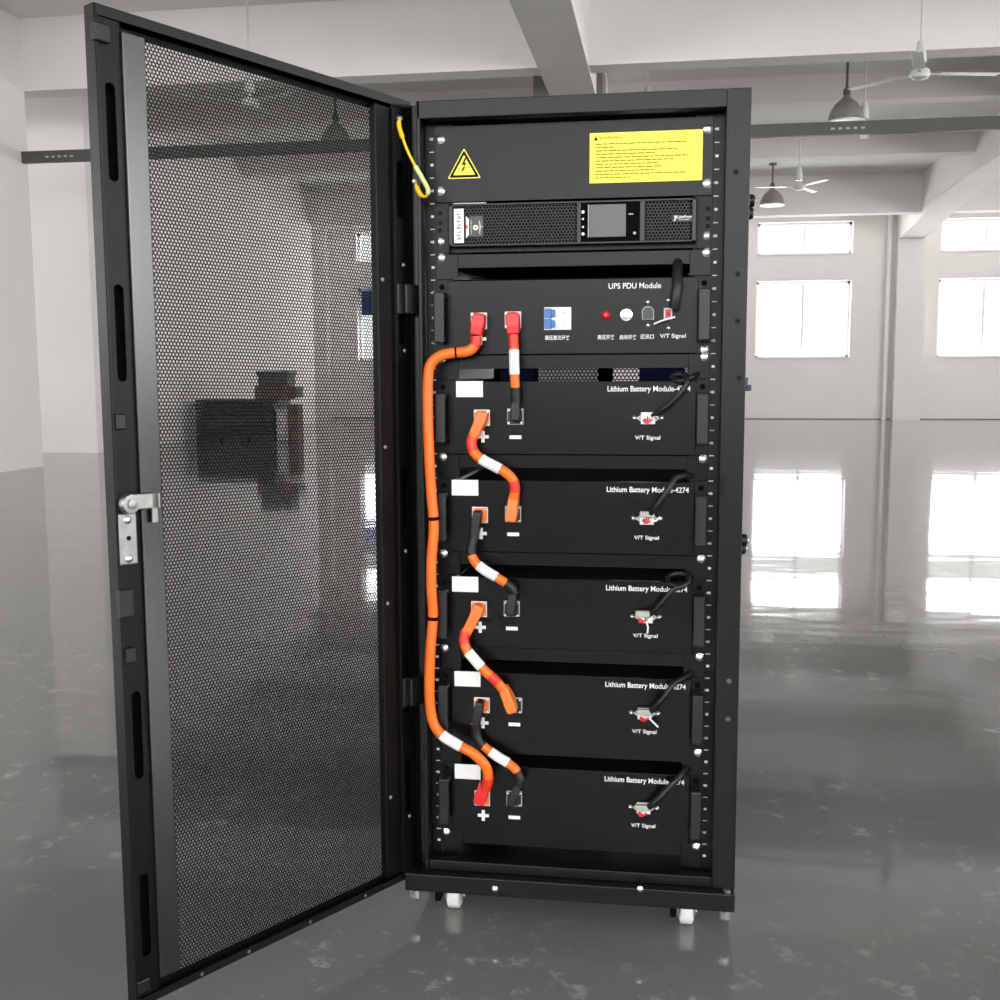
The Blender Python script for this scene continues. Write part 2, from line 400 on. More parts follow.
# bundle of dark slats with boxes, behind the door
BX, BY = -5.75, 14.1
q0 = at(202, 440, 2, 0); q1 = at(288, 437, 2, 0)
x0, x1, y0 = -6.72, -5.48, 14.0
t = thing('slat_bundle', 'dark bundle of flat slats stacked on the floor behind the perforated door', 'bundle', ((x0+x1)/2, y0+.4, 0))
for dx in (.15, .5, .85): obj('bearer', MB().box((x0+dx*(x1-x0)-.19, y0, 0), (x0+dx*(x1-x0)+.19, y0+.8, .06)), 'slat', t)
for k in range(10): obj('slat', MB().box((x0+random.uniform(-.015, .015), y0+random.uniform(-.01, .01), .06+k*.058), (x1+random.uniform(-.015, .015), y0+.8, .06+k*.058+.048)), 'slat', t, bevel=.004)
ob = tag(obj('wrapped_pack', MB().box((-5.45, 14.0, 0), (-5.26, 14.3, .50)).box((-5.43, 13.96, .08), (-5.28, 14.02, .42)), 'foil', bevel=.02), 'pale wrapped pack standing beside the dark slat bundle', 'pack')
t = thing('carton', 'tall narrow brown carton at the right end of the slat bundle', 'box', (-5.16, 14.15, 0))
obj('body', MB().box((-5.24, 14.0, 0), (-5.10, 14.25, .56)), 'carton', t, bevel=.008)
obj('flap', MB().box((-5.24, 13.99, .40), (-5.10, 14.0, .56)), 'boxd', t)
t = thing('storage_box', 'dark open storage box lying on top of the slat bundle', 'box', (-5.5, 14.2, .58))
obj('body', MB().box((-5.78, 14.02, .642), (-5.26, 14.4, .85)), 'carton', t, bevel=.01)
obj('front', MB().box((-5.66, 14.0, .66), (-5.36, 14.02, .83)), 'boxd', t)
obj('side_flap', MB().box((-5.26, 14.05, .66), (-5.14, 14.4, .82)), 'boxd', t, bevel=.01)
ob = tag(obj('flat_box', MB().box((-5.72, 14.02, .852), (-5.26, 14.4, 1.03)).box((-5.74, 14.0, 1.0), (-5.24, 14.42, 1.06)), 'boxd', bevel=.01), 'grey flat box on the top of the storage box', 'box')

# ================================================================== THE CABINET
X0, X1, YF, YR = -.067, .533, -.04, .90
ZB0, ZB1, ZT_ = .053, .088, 1.4765
cab = thing('rack_cabinet', 'black rack cabinet on casters with its perforated front door swung open', 'cabinet', (.233, .43, 0))
fr = MB()
fr.box((X0, -.011, ZB1), (X0+.034, YF+.032, ZT_)).box((X0+.0335, YF, ZB1), (X0+.04, YF+.03, ZT_)).box((X1-.04, YF, ZB1), (X1, YF+.03, ZT_))
fr.box((X0+.032, YF, 1.4465), (X1-.04, YF+.03, ZT_))
obj('front_frame', fr, 'frame', cab, bevel=.0015)
obj('bottom_rail', MB().box((X0+.04, YF+.005, ZB1), (X1-.04, YF+.03, .106)), 'frame', cab, bevel=.001)
for s, a in ((0, X0), (1, X1-.0015)):
    obj('side_panel', MB().box((a, YF+.03, ZB1), (a+.0015, YR, ZT_)), 'black', cab)
obj('roof_panel', MB().box((X0+.0015, YF+.03, ZT_-.0015), (X1-.0015, YR, ZT_)), 'black', cab)
obj('bottom_panel', MB().box((X0+.0015, YF+.03, ZB1), (X1-.0015, YR, ZB1+.002)), 'black', cab)
obj('header_plate', MB().box((X0+.04, -.006, 1.444), (X1-.04, .02, ZT_-.002)), 'matte', cab)
# plinth, with rolled lip
obj('plinth', MB().box((-.068, -.06, ZB0+.002), (.5325, -.055, ZB1)).box((-.068, -.055, ZB1-.004), (.5325, YR, ZB1-.001))
    .box((-.068, -.055, ZB0+.002), (-.064, YR, ZB1-.004)).box((.5285, -.055, ZB0+.002), (.5325, YR, ZB1-.004)).box((-.064, YR-.005, ZB0+.002), (.5285, YR, ZB1-.004)), 'frame', cab, bevel=.0015)
for px in (495, 640):
    q = PX(px, 889, -.06); screw(cab, q.x, q.z, -.06, .005)
q = PX(727, 889, -.052); obj('screw', MB().lathe((q.x, -.047, ZB1-.001), (0, 0, 1), [(.007, 0), (.007, .003), (.004, .005)], 12), 'chrome', cab, smooth=True)
for (cx_, cy_) in ((.015, .0), (.449, .0), (.015, .82), (.449, .82)):
    g = MB().box((cx_-.03, cy_-.03, .080), (cx_+.03, cy_+.04, ZB1-.004)).box((cx_-.017, cy_-.018, .022), (cx_-.0145, cy_+.018, .082)).box((cx_+.0145, cy_-.018, .022), (cx_+.017, cy_+.018, .082))
    g.cyl((cx_-.020, cy_, .025), (cx_+.020, cy_, .025), .006, 10)
    ca = obj('caster', g, 'zinc', cab)
    obj('wheel', MB().lathe((cx_-.0135, cy_, .0265), (1, 0, 0), [(.019, 0), (.0255, .003), (.0265, .006), (.0265, .021), (.0255, .024), (.019, .027)], 24), 'wheel', ca, smooth=True)
    obj('brake_pedal', MB().box((cx_-.030, cy_-.045, .030), (cx_-.018, cy_+.01, .055)), 'matte', ca, bevel=.003)
for fx in (-.052, .516):
    obj('leveling_foot', MB().cyl((fx, -.044, .040), (fx, -.044, ZB1-.005), .006, 10).lathe((fx, -.044, .033), (0, 0, 1), [(.007, 0), (.010, .003), (.010, .018), (.008, .020)], 6), 'chrome', cab)
# rails with unit marks
for s, xr in ((-1, 0.), (1, .4651)):
    rl = obj('rack_rail', MB().box((xr-.028, -.0002, .10), (xr+.022, .0018, 1.446)) if s < 0 else MB().box((xr-.022, -.0002, .10), (xr+.028, .0018, 1.446)), 'black', cab)
    mk = MB(); xm = xr+s*.0150
    for k in range(30):
        z = ZR-k*U
        mk.box((xm-.0026, -.0007, z-.0022), (xm+.0026, -.0003, z+.0022))
        if k % 2 == 0: mk.box((xm-.0045, -.0007, z-.0010), (xm+.001, -.0003, z+.0012))
        if k < 29: mk.box((xm-.0042, -.0007, z-U/2-.0007), (xm+.0038, -.0003, z-U/2+.0007))
    obj('unit_marks', mk, 'mark', rl)
    hl = MB()
    for k in range(30):
        for d in (-.0159, 0, .0159):
            hl.box((xr-.0045, -.0006, ZR-k*U+d-.0045), (xr+.0045, -.0003, ZR-k*U+d+.0045))
    obj('rail_holes', hl, 'matte', rl)
    rr = .58
    obj('rear_rail', MB().box((xr-.02, rr, .10), (xr+.02, rr+.002, 1.446)), 'black', cab)
# frame hole details
for px, py in ((736, 172), (737.8, 274), (737.5, 321), (739, 378), (729, 681), (728, 719)):
    q = PX(px, py, YF); obj('frame_hole', MB().lathe((q.x, YF-.0004, q.z), (0, -1, 0), [(.0045, 0), (.0045, .0004)], 12), 'ink' if py < 600 else 'rod', cab)
q = PX(723, 486, YF); obj('frame_slot', MB().box((q.x-.004, YF-.0006, q.z-.019), (q.x+.0035, YF, q.z+.019)), 'ink', cab)
# round latches and plug on the right side panel
for py in (201, 211, 540, 551):
    q = PX(745, py, .10); g = MB().lathe((X1, .10+(.03 if py in (211, 551) else 0), q.z), (1, 0, 0), [(.006, 0), (.006, .006), (.011, .007), (.012, .013), (.010, .018), (.006, .020)], 16)
    lt = obj('side_latch', g, 'handle', cab, smooth=True)
    obj('latch_ring', MB().lathe((X1+.0195, .10+(.03 if py in (211, 551) else 0), q.z), (1, 0, 0), [(.004, 0), (.004, .002)], 12), 'chrome', lt)
q = PX(746, 383, .05)
pb = obj('side_plug', MB().box((X1, .04, q.z-.012), (X1+.010, .06, q.z+.010)).box((X1, .04, q.z-.014), (X1+.016, .058, q.z-.003)), 'film', cab, bevel=.002)
pb.data.materials[0] = mat('navy_plastic', (.02, .028, .085), .4, noise=(30, .2))
# rear door: perforated steel with a centre post and film left on it
rd = obj('rear_door', MB().box((X0, YR, ZB1), (X0+.04, YR+.02, ZT_)).box((X1-.04, YR, ZB1), (X1, YR+.02, ZT_)).box((X0, YR, ZT_-.04), (X1, YR+.02, ZT_))
         .box((X0, YR, ZB1), (X1, YR+.02, ZB1+.04)).box((.225, YR, ZB1), (.262, YR+.02, ZT_)), 'matte', cab)
rm = obj('rear_mesh', perforated(X0+.035, X1-.035, ZB1+.03, ZT_-.03, .010, .0040, lambda x, z: (x, YR+.01, z)), 'mesh', rd)
fz = PX(560, 375, YR+.03)
for xa, xb in ((-.03, .07), (.33, .48)):
    obj('protective_film', MB().box((xa, YR-.004, .90), (xb, YR-.003, 1.08)), 'film', rd)

# ------------------------------------------------------------------ front door
TH = math.radians(60); HX, HY = -.06, -.04
door = obj('door', MB(), 'frame', cab)      # mesh filled below, in door coordinates
DL = Vector((HX, HY, 0)); door.location = DL-ORIG[cab]; door.rotation_euler = (0, 0, PI+TH)
ZD0, ZD1, SH = .0735, 1.4815, .026
def dv(s, t, z): return (s, t, z+SH*s)      # s from the hinge, t towards the inside
def dbox(mb, a, b):
    s0, s1 = sorted((a[0], b[0])); t0, t1 = sorted((a[1], b[1])); z0, z1 = sorted((a[2], b[2]))
    return mb.add([dv(*q) for q in [(s0, t0, z0), (s1, t0, z0), (s1, t1, z0), (s0, t1, z0), (s0, t0, z1), (s1, t0, z1), (s1, t1, z1), (s0, t1, z1)]],
                  [(0, 3, 2, 1), (4, 5, 6, 7), (0, 1, 5, 4), (1, 2, 6, 5), (2, 3, 7, 6), (3, 0, 4, 7)])
S0, S1 = -.024, .583
d = MB(); BK = -.023
dbox(d, (S1-.0015, BK, ZD0), (S1, 0, ZD1)); dbox(d, (S1-.004, -.0015, ZD0), (S1, 0, ZD1))            # free edge and lip
dbox(d, (S0, BK, ZD0), (S0+.0015, 0, ZD1)); dbox(d, (S0, -.0015, ZD0), (S0+.006, 0, ZD1))
dbox(d, (S0, BK, ZD1-.0015), (S1, 0, ZD1)); dbox(d, (S0, -.0015, ZD1-.014), (S1, 0, ZD1))
dbox(d, (S0, BK, ZD0), (S1, 0, ZD0+.0015)); dbox(d, (S0, -.0015, ZD0), (S1, 0, ZD0+.012))
dbox(d, (.510, BK, ZD0), (S1, BK+.0015, ZD1)); dbox(d, (S0, BK, ZD0), (.052, BK+.0015, ZD1))        # outer skin borders
dbox(d, (.05, BK, ZD1-.024), (.512, BK+.0015, ZD1)); dbox(d, (.05, BK, ZD0), (.512, BK+.0015, ZD0+.016))
me = bpy.data.meshes.new('door'); me.from_pydata(d.v, [], d.f); me.materials.append(M['frame']); door.data = me
ORIG[door] = Vector()
def dobj(name, mb, m, **k): return obj(name, mb, m, door, keep=True, **k)
pm = perforated(.0495, .512, ZD0+.010, ZD1-.018, .0059, .00255, lambda x, z: dv(x, -.0205, z))
mo = dobj('mesh_panel', pm, 'mesh'); md = mo.modifiers.new('thick', 'SOLIDIFY'); md.thickness = .0008; md.offset = 0
# slotted inner channels on both edges
def slotted(s0, s1, slots, t):
    mb = MB(); c = (s0+s1)/2; w = .0075
    zs = [ZD0+.012]+[v for q in slots for v in q]+[ZD1-.014]
    for i in range(0, len(zs), 2): dbox(mb, (s0, t-.0015, zs[i]), (s1, t, zs[i+1]))
    for z0, z1 in slots:
        dbox(mb, (s0, t-.0015, z0), (c-w, t, z1)); dbox(mb, (c+w, t-.0015, z0), (s1, t, z1))
        for zz, sg in ((z0, 1), (z1, -1)):      # rounded slot ends
            for sd in (-1, 1):
                arc = [(c+sd*w, zz)]+[(c+sd*w*math.sin(a), zz+sg*w*(1-math.cos(a))) for a in (0, .4, .8, 1.2, PI/2)]
                mb.prism(arc, lambda x, z, h: dv(x, h, z), t-.0015, t)
    return mb
dobj('lock_channel', slotted(.543, .579, [(.145, .272), (.415, .545), (.985, 1.118), (1.255, 1.385)], -.004), 'black')
dobj('hinge_channel', slotted(-.018, .023, [(.20, .30), (.39, .50), (.73, .843), (1.06, 1.17), (1.280, 1.377)], -.003), 'black')
sb = MB(); dbox(sb, (.507, -.0195, ZD0+.03), (.543, .001, ZD1-.026)); dobj('stiffener', sb, 'stiff', bevel=.002)
sb = MB(); dbox(sb, (.023, -.0195, ZD0+.014), (.060, -.004, ZD1-.018)); dobj('hinge_stiffener', sb, 'black', bevel=.002)
eb = MB(); dbox(eb, (.020, -.004, ZD0+.02), (.024, .002, ZD1-.022)); dobj('edge_strip', eb, 'frame')
for z, w_, h in ((.93, .010, .022), (.60, .010, .022), (1.445, .014, .024), (.105, .012, .02), (.675, .013, .04)):
    cb = MB(); dbox(cb, (.562, -.006, z-h/2), (.562+w_*2-.004, .004, z+h/2)); dobj('clip', cb, 'handle', bevel=.002)
# lock: plate, cylinder, cam
def dy(s, t, z): return Vector(dv(s, t, z))
lp = MB(); dbox(lp, (.551, -.005, .729), (.580, .001, .802)); lp = dobj('lock_plate', lp, 'zinc', bevel=.002)
for z in (.738, .793):
    obj('rivet', MB().lathe(dy(.566, .001, z), (0, 1, 0), [(.006, 0), (.006, .001), (.003, .003)], 12), 'chrome', lp, keep=True, smooth=True)
obj('pin_hole', MB().lathe(dy(.565, .001, .767), (0, 1, 0), [(.0035, 0), (.0035, .0006)], 10), 'ink', lp, keep=True)
lc = dobj('lock_cylinder', MB().lathe(dy(.564, -.012, .816), (0, 1, 0), [(.0145, 0), (.0145, .020), (.013, .023), (.007, .0235), (.007, .026), (.003, .027)], 20), 'zinc', smooth=True)
cm = MB(); dbox(cm, (.523, .006, .807), (.562, .010, .829)); dbox(cm, (.521, .006, .786), (.531, .010, .829)); dbox(cm, (.521, .006, .807), (.524, .016, .829))
obj('cam_lever', cm, 'zinc', lc, keep=True, bevel=.0015)
for z in (1.140, .430):
    hb = MB(); dbox(hb, (-.030, -.012, z-.026), (.006, .012, z+.026)); dbox(hb, (.006, -.016, z-.027), (.018, .004, z+.027))
    dobj('hinge', hb, 'handle', bevel=.002)
for s, z in ((.048, 1.17), (.048, .88), (.048, .60), (.048, .24), (-.004, 1.20), (-.004, 1.05), (.0, .69), (.0, .19)):
    dobj('rivet', MB().lathe(dy(s, -.003 if s < .02 else -.004, z), (0, 1, 0), [(.004, 0), (.004, .001), (.002, .002)], 10), 'zinc')
dscr = MB()
for s in (.12, .25, .38, .47): dscr.lathe(dy(s, 0, ZD0+.006), (0, 1, 0), [(.003, 0), (.003, .001)], 8)
dobj('bottom_rivets', dscr, 'zinc')

# ================================================================== RACK CONTENTS
def ztop(n): return ZR-(n-.5)*U              # upper edge of rack unit n
EAR0, EAR1 = -.0087, .4738
# blank cover panel
bp_ = thing('blanking_panel', 'plain black cover panel with yellow warning stickers at the top of the rack', 'panel', (.2325, -.004, ztop(3)+.001))
obj('plate', MB().box((EAR0, -.0035, ztop(3)+.001), (EAR1, -.0010, ztop(0)-.001)), 'panel', bp_, bevel=.0008)
for px, py in ((440, 139.7), (440.3, 191.2), (708, 128.8), (707.7, 183.3)):
    q = PX(px, py, -.004); screw(bp_, q.x, q.z, -.0035, .0068)
# high voltage triangle
ta, tb, tcn = PX(463.5, 148, -.0038), PX(447.5, 178.5, -.0038), PX(481, 178.5, -.0038)
cx, w = (tb.x+tcn.x)/2, (tcn.x-tb.x)/2; zb_, zt_ = (tb.z+tcn.z)/2, ta.z; h = zt_-zb_
def tri(k):
    zc = zb_+h/3
    pts = []
    for vx, vz in ((-w, zb_), (w, zb_), (0, zt_)):
        pts.append((cx+vx*k, zc+(vz-zc)*k))
    out = []
    for i in range(3):                      # rounded corners
        P_, A_, B_ = Vector(pts[i]), Vector(pts[i-1]), Vector(pts[(i+1) % 3])
        ra = (A_-P_).normalized()*w*.10*k; rb2 = (B_-P_).normalized()*w*.10*k
        for s in (0, .5, 1): out.append(tuple((P_+ra)*(1-s)**2+P_*2*s*(1-s)+(P_+rb2)*s*s))
    return out
fxz = lambda Y: (lambda x, z, hh: (x, Y-hh, z))
ts = obj('voltage_sign', MB().prism(tri(1), fxz(-.0035), 0, .0003), 'yellow', bp_)
obj('border', MB().prism(tri(.90), fxz(-.0035), .0003, .0005), 'ink', ts)
obj('field', MB().prism(tri(.66), fxz(-.0035), .0005, .0007), 'yellow', ts)
bolt = [(.05, .52), (.16, .52), (.02, .24), (.13, .26), (.0, .02), (.06, -.0), (-.10, -.24), (-.13, -.02), (-.07, -.06), (.0, .16), (-.14, .13)]
obj('bolt_symbol', MB().prism([(cx+a*h*.62, zb_+h*.36+b_*h*.62) for a, b_ in bolt], fxz(-.0035), .0007, .0009), 'ink', ts)
# warning label
a, b_ = PX(589.5, 183, -.0038), PX(703, 130, -.0038); zt0 = PX(589.5, 132.5, -.0038).z; zb0 = PX(703, 180.5, -.0038).z
lx0, lx1, lz0, lz1 = a.x, b_.x, (a.z+zb0)/2, (zt0+b_.z)/2
wl = obj('warning_label', MB().box((lx0, -.0038, lz0), (lx1, -.0034, lz1)), 'yellow', bp_)
ln = MB(); nl = 11
lens = [.92, .18, .82, .60, .93, .78, .64, .66, .60, .90, .36]
for i in range(nl):
    z = lz1-.016-(i+.5)*(lz1-lz0-.022)/nl; x = lx0+.010; xe = lx0+.010+(lx1-lx0-.022)*lens[i]
    while x < xe:
        wd = random.uniform(.005, .014); ln.box((x, -.0041, z-.0010), (min(x+wd, xe), -.0038, z+.0010)); x += wd+.0016
obj('small_print', ln, 'yink', wl)
text('heading', 'WARNING', lx0+.016, lz1-.009, .0085, 'yink', wl, Y=-.0039, align='LEFT')
obj('caution_symbol', MB().prism([(lx0+.007, lz1-.0125), (lx0+.014, lz1-.0125), (lx0+.0105, lz1-.0055)], fxz(-.0038), 0, .0002), 'ink', wl)

# UPS unit
z0, z1 = ztop(5)+.0008, ztop(3)-.0008
ups = thing('power_supply_unit', 'black rack power supply with grey screen and perforated front, under the cover panel', 'power supply', (.2325, .15, z0))
obj('ear', MB().box((EAR0, -.003, z0), (.018, 0-.0008, z1)).box((.0155, -.016, z0), (.018, -.003, z1)), 'black', ups, bevel=.0006)
obj('ear', MB().box((.447, -.003, z0), (EAR1, -.0008, z1)).box((.447, -.012, z0), (.4495, -.003, z1)), 'black', ups, bevel=.0006)
obj('chassis', MB().box((.0165, -.002, z0+.002), (.4495, .45, z1-.002)), 'black', ups)
bx0, bx1, bz0, bz1 = .0185, .4465, z0+.010, z1-.004
obj('bezel', MB().box((bx0, -.022, bz1-.004), (bx1, -.002, bz1)).box((bx0, -.022, bz0), (bx1, -.002, bz0+.004)).box((bx0, -.022, bz0), (bx0+.007, -.002, bz1))
    .box((bx1-.007, -.022, bz0), (bx1, -.002, bz1)).box((.2435, -.0215, bz0), (.2505, -.002, bz1)).box((.3515, -.0215, bz0), (.3600, -.002, bz1)), 'handle', ups, bevel=.001)
obj('grille_backing', MB().box((bx0+.005, -.006, bz0+.003), (bx1-.005, -.0045, bz1-.003)), 'ink', ups)
for xa, xb in ((bx0+.007, .2435), (.3600, bx1-.007)):
    gg = obj('grille', perforated(xa, xb, bz0+.004, bz1-.003, .0058, .0021, lambda x, z: (x, -.019, z)), 'panel', ups)
    gg.modifiers.new('thick', 'SOLIDIFY').thickness = .002
obj('display_panel', MB().box((.2505, -.020, bz0+.004), (.3515, -.006, bz1-.004)), 'matte', ups)
sx0, sx1 = PX(589, 220, -.021).x, PX(626, 220, -.021).x
sc_ = obj('screen', MB().box((sx0, -.0215, z0+.021), (sx1, -.020, z1-.011)), 'screen', ups, bevel=.0006)
obj('screen_edge', MB().box((sx0-.0018, -.0217, z0+.021), (sx0-.0003, -.020, z1-.011)), 'greyhood', ups)
for py, r in ((212, .0028), (219, .0026), (227, .0026), (234, .0028)):
    q = PX(583, py, -.020)
    obj('indicator', MB().lathe((q.x, -.020, q.z), (0, -1, 0), [(r, 0), (r, .0006)], 3 if py in (219, 227) else 8), 'white', ups)
q = PX(634.5, 233, -.020); obj('button', MB().lathe((q.x, -.020, q.z), (0, -1, 0), [(.0028, 0), (.0028, .001), (.002, .0015)], 12), 'zinc', ups)
q = PX(631, 214, -.020); obj('key_symbol', MB().box((q.x-.004, -.0205, q.z-.001), (q.x+.004, -.020, q.z+.001)), 'greyhood', ups)
q = PX(680, 218, -.0205)
obj('badge_plate', MB().box((q.x-.013, -.0208, q.z-.006), (q.x+.022, -.0195, q.z+.005)), 'handle', ups)
text('logo', 'CyberPower', q.x+.0075, q.z+.0018, .0066, 'white', ups, Y=-.0210, width=.025)
obj('logo_underline', MB().box((q.x-.002, -.0212, q.z-.0038), (q.x+.016, -.0208, q.z-.0022)), 'greyhood', ups)
obj('logo_mark', MB().prism([(q.x-.010, q.z+.004), (q.x-.005, q.z+.004), (q.x-.0065, q.z-.001), (q.x-.009, q.z-.005), (q.x-.011, q.z-.005), (q.x-.0085, q.z-.001)], fxz(-.0208), 0, .0003), 'white', ups)
# sticker with sideways print, and the smaller crest beside it
a, b_ = PX(454, 209, -.0215), PX(464, 243, -.0215)
st = obj('serial_sticker', MB().box((a.x, -.0226, b_.z), (b_.x, -.0221, a.z)), 'sticker', ups)
g = MB(); zz = b_.z+.006
for k in range(8):
    xm = (a.x+b_.x)/2; g.box((xm-.003, -.0229, zz), (xm+.003, -.0226, zz+.0012)); g.box((xm-.003 if k % 2 else xm+.0018, -.0229, zz), (xm-.0018 if k % 2 else xm+.003, -.0226, zz+.0032))
    if k % 3 == 0: g.box((xm-.003, -.0229, zz+.0025), (xm+.003, -.0226, zz+.0036))
    zz += .0060
obj('serial_print', g, 'ink', st)
a, b_ = PX(466, 214, -.0215), PX(485, 240, -.0215)
cr = obj('crest_sticker', MB().box((a.x+.006, -.0222, b_.z+.006), (b_.x-.003, -.0205, a.z-.004)), 'boxd', ups)
zc = (a.z+b_.z)/2
obj('crest_band', MB().prism([(a.x, zc+.019), (a.x+.005, zc+.014), (a.x+.005, zc-.014), (a.x, zc-.019)], fxz(-.0222), -.001, .0004), 'sticker', cr)
obj('crest_red', MB().box((a.x-.0005, -.0229, zc-.003), (a.x+.003, -.0224, zc+.004)), 'redband', cr)
obj('crest_ring', MB().lathe((a.x+.017, -.0222, zc-.001), (0, -1, 0), [(.0045, 0), (.0045, .0005)], 12), 'sticker', cr)
obj('crest_dot', MB().lathe((a.x+.017, -.0227, zc-.001), (0, -1, 0), [(.0018, 0), (.0018, .0003)], 10), 'boxd', cr)
g = MB()
for k in range(6): g.box((a.x+.008, -.0226, zc-.012+k*.0042), (a.x+.0105, -.0222, zc-.0095+k*.0042))
g.prism([(a.x+.024, zc+.012), (a.x+.026, zc+.004), (a.x+.029, zc-.0), (a.x+.026, zc-.004), (a.x+.025, zc-.013), (a.x+.023, zc-.012), (a.x+.023, zc+.010)], fxz(-.0222), 0, .0004)
obj('crest_print', g, 'greyhood', cr)
a, b_ = PX(455, 203.5, -.012), PX(487, 203.5, -.012)
obj('top_sticker', MB().box((a.x, -.0225, bz1+.0002), (b_.x, -.006, bz1+.0012)), 'sticker', ups)
for px, py in ((440, 241.5), (707, 235.7)):
    q = PX(px, py, -.004); screw(ups, q.x, q.z, -.003, .0062)
for py in (208.8, 218.4, 225.9):
    q = PX(708, py, -.003); obj('ear_hole', MB().lathe((q.x, -.0031, q.z), (0, -1, 0), [(.0042, 0), (.0042, .0003)], 12), 'ink', ups)
    q = PX(439.8, py+4.5, -.003); obj('ear_hole', MB().lathe((q.x, -.0031, q.z), (0, -1, 0), [(.0042, 0), (.0042, .0003)], 12), 'ink', ups)

# 1U support shelves
def make_shelf(n, label):
    zt, zb = ztop(n)-.0006, ztop(n+1)+.0006
    t = thing('rack_shelf', label, 'shelf', (.2325, .15, zb), 'one unit support shelves of the rack')
    obj('ear', MB().box((EAR0, -.003, zb), (.031, -.0008, zt)).box((.0295, -.003, zb), (.031, .40, zt)), 'panel', t, bevel=.0006)
    obj('ear', MB().box((.437, -.003, zb), (EAR1, -.0008, zt)).box((.437, -.003, zb), (.4385, .40, zt)), 'panel', t, bevel=.0006)
    obj('tray_front', MB().box((.031, -.0025, zt-.024), (.437, -.0008, zt)), 'panel', t, bevel=.0006)
    obj('tray', MB().box((.031, -.0008, zt-.0015), (.437, .45, zt)).box((.031, .447, zt-.014), (.437, .45, zt-.0015)), 'matte', t, bevel=.0006)
    for x in (.0, .4651): screw(t, x+(.001 if x else -.0005), zt-.005, -.003, .0066)
    return t
sh = make_shelf(5, 'support shelf directly under the power supply unit')
names = ['support shelf between the distribution module and the topmost battery module',
         'support shelf under the topmost battery module', 'support shelf under the second battery module from the top',
         'support shelf under the middle battery module', 'support shelf under the fourth battery module from the top',
         'lowest support shelf, under the bottom battery module']
for k, nm in zip((9, 13, 17, 21, 25, 29), names): dup(sh, (0, 0, -(k-5)*U), nm)

# module chassis shared by distribution and battery modules
FX0, FX1 = .0130, .4515
def chassis(t, n, gap=.010):
    zt, zb = ztop(n)-.0008, ztop(n+3)+.0008
    obj('front_plate', MB().box((FX0, -.008, zb), (FX1, -.0008, zt-.002)), 'panel', t, bevel=.0008)
    obj('ear', MB().box((EAR0, -.003, zb), (FX0, -.0008, zt)), 'black', t, bevel=.0006)
    obj('ear', MB().box((FX1, -.003, zb), (EAR1, -.0008, zt)), 'black', t, bevel=.0006)
    obj('case', MB().box((.020, -.0008, zb+.0005), (.445, .42, zt-gap)), 'matte', t)
    for x, w_ in ((.0015, .010), (.4625, .010)):
        h0, h1 = zb+.020, zt-.022
        g = MB().box((x-w_, -.036, h0), (x+w_, -.026, h1)).box((x-w_, -.027, h0), (x+w_, -.003, h0+.012)).box((x-w_, -.027, h1-.012), (x+w_, -.003, h1))
        obj('handle', g, 'handle', t, bevel=.003)
        for z in (zt-.012,):
            obj('handle_screw', MB().lathe((x, -.003, z), (0, -1, 0), [(.005, 0), (.005, .002), (.003, .003)], 10), 'matte', t)
    return zt, zb
def socket(t, x, z, m, hood='white_plastic'):
    s = obj('power_socket', MB().box((x-.0148, -.0105, z-.0148), (x+.0148, -.008, z+.0148)), hood, t, bevel=.003)
    obj('socket_face', MB().box((x-.0130, -.013, z-.0130), (x+.0130, -.0105, z+.0130)).lathe((x, -.013, z), (0, -1, 0), [(.0085, 0), (.0085, .004)], 16), m, s, bevel=.0015)
    g = MB()
    for a in (-1, 1):
        for b in (-1, 1): g.lathe((x+a*.0112, -.0128, z+b*.0112), (0, -1, 0), [(.0018, 0), (.0018, .001)], 8)
    obj('socket_screws', g, 'chrome', s)
def plusmark(t, x, z, r=.0104, w=.0030):
    return obj('plus_mark', MB().box((x-r, -.0085, z-w), (x+r, -.008, z+w)).box((x-w, -.0085, z-r), (x+w, -.008, z+r)), 'white', t)
def minusmark(t, x, z, r=.0108, w=.0032):
    return obj('minus_mark', MB().box((x-r, -.0085, z-w), (x+r, -.008, z+w)), 'white', t)

# distribution module
pdu = thing('power_distribution_module', 'black power distribution module with white and blue breaker switch', 'power module', (.2325, .15, ztop(9)))
zt, zb = chassis(pdu, 6, -.0005)
def P2(x, y, Y=-.008): q = PX(x, y, Y); return q.x, q.z
for c in ((479, 321), (513, 320)): socket(pdu, *P2(*c), 'red')
x, z = P2(480.5, 339); plusmark(pdu, x, z)
xa, za = P2(544.5, 307.5); xb, zb_2 = P2(571.5, 330)
br = obj('breaker', MB().box((xa, -.016, zb_2), (xb, -.008, za)), 'white_plastic', pdu, bevel=.001)
for k in (0, 1):
    zc = zb_2+(za-zb_2)*(.27 if k == 0 else .73)
    obj('toggle', MB().box((xa+.001, -.019, zc-.0085), (xa+.014, -.016, zc+.0085)).box((xa+.014, -.026, zc-.006), (xa+.020, -.016, zc+.006)), 'blue', br, bevel=.001)
obj('breaker_print', MB().box((xb-.014, -.0163, za-.012), (xb-.010, -.016, za-.009)).box((xb-.013, -.0163, zb_2+.012), (xb-.011, -.016, zb_2+.016)).box((xb-.018, -.0163, (za+zb_2)/2-.0004), (xb-.004, -.016, (za+zb_2)/2+.0004)), 'greyhood', br)
x, z = P2(606, 315); obj('red_indicator', MB().lathe((x, -.008, z), (0, -1, 0), [(.0075, 0), (.0075, .002), (.006, .006), (.003, .0085)], 16), 'red', pdu, smooth=True)
x, z = P2(626.5, 315); bt = obj('push_button', MB().lathe((x, -.008, z), (0, -1, 0), [(.0120, 0), (.0120, .002), (.0105, .005), (.008, .0055), (.008, .009), (.006, .010)], 20), 'chrome', pdu, smooth=True)
x, z = P2(648, 313.5)
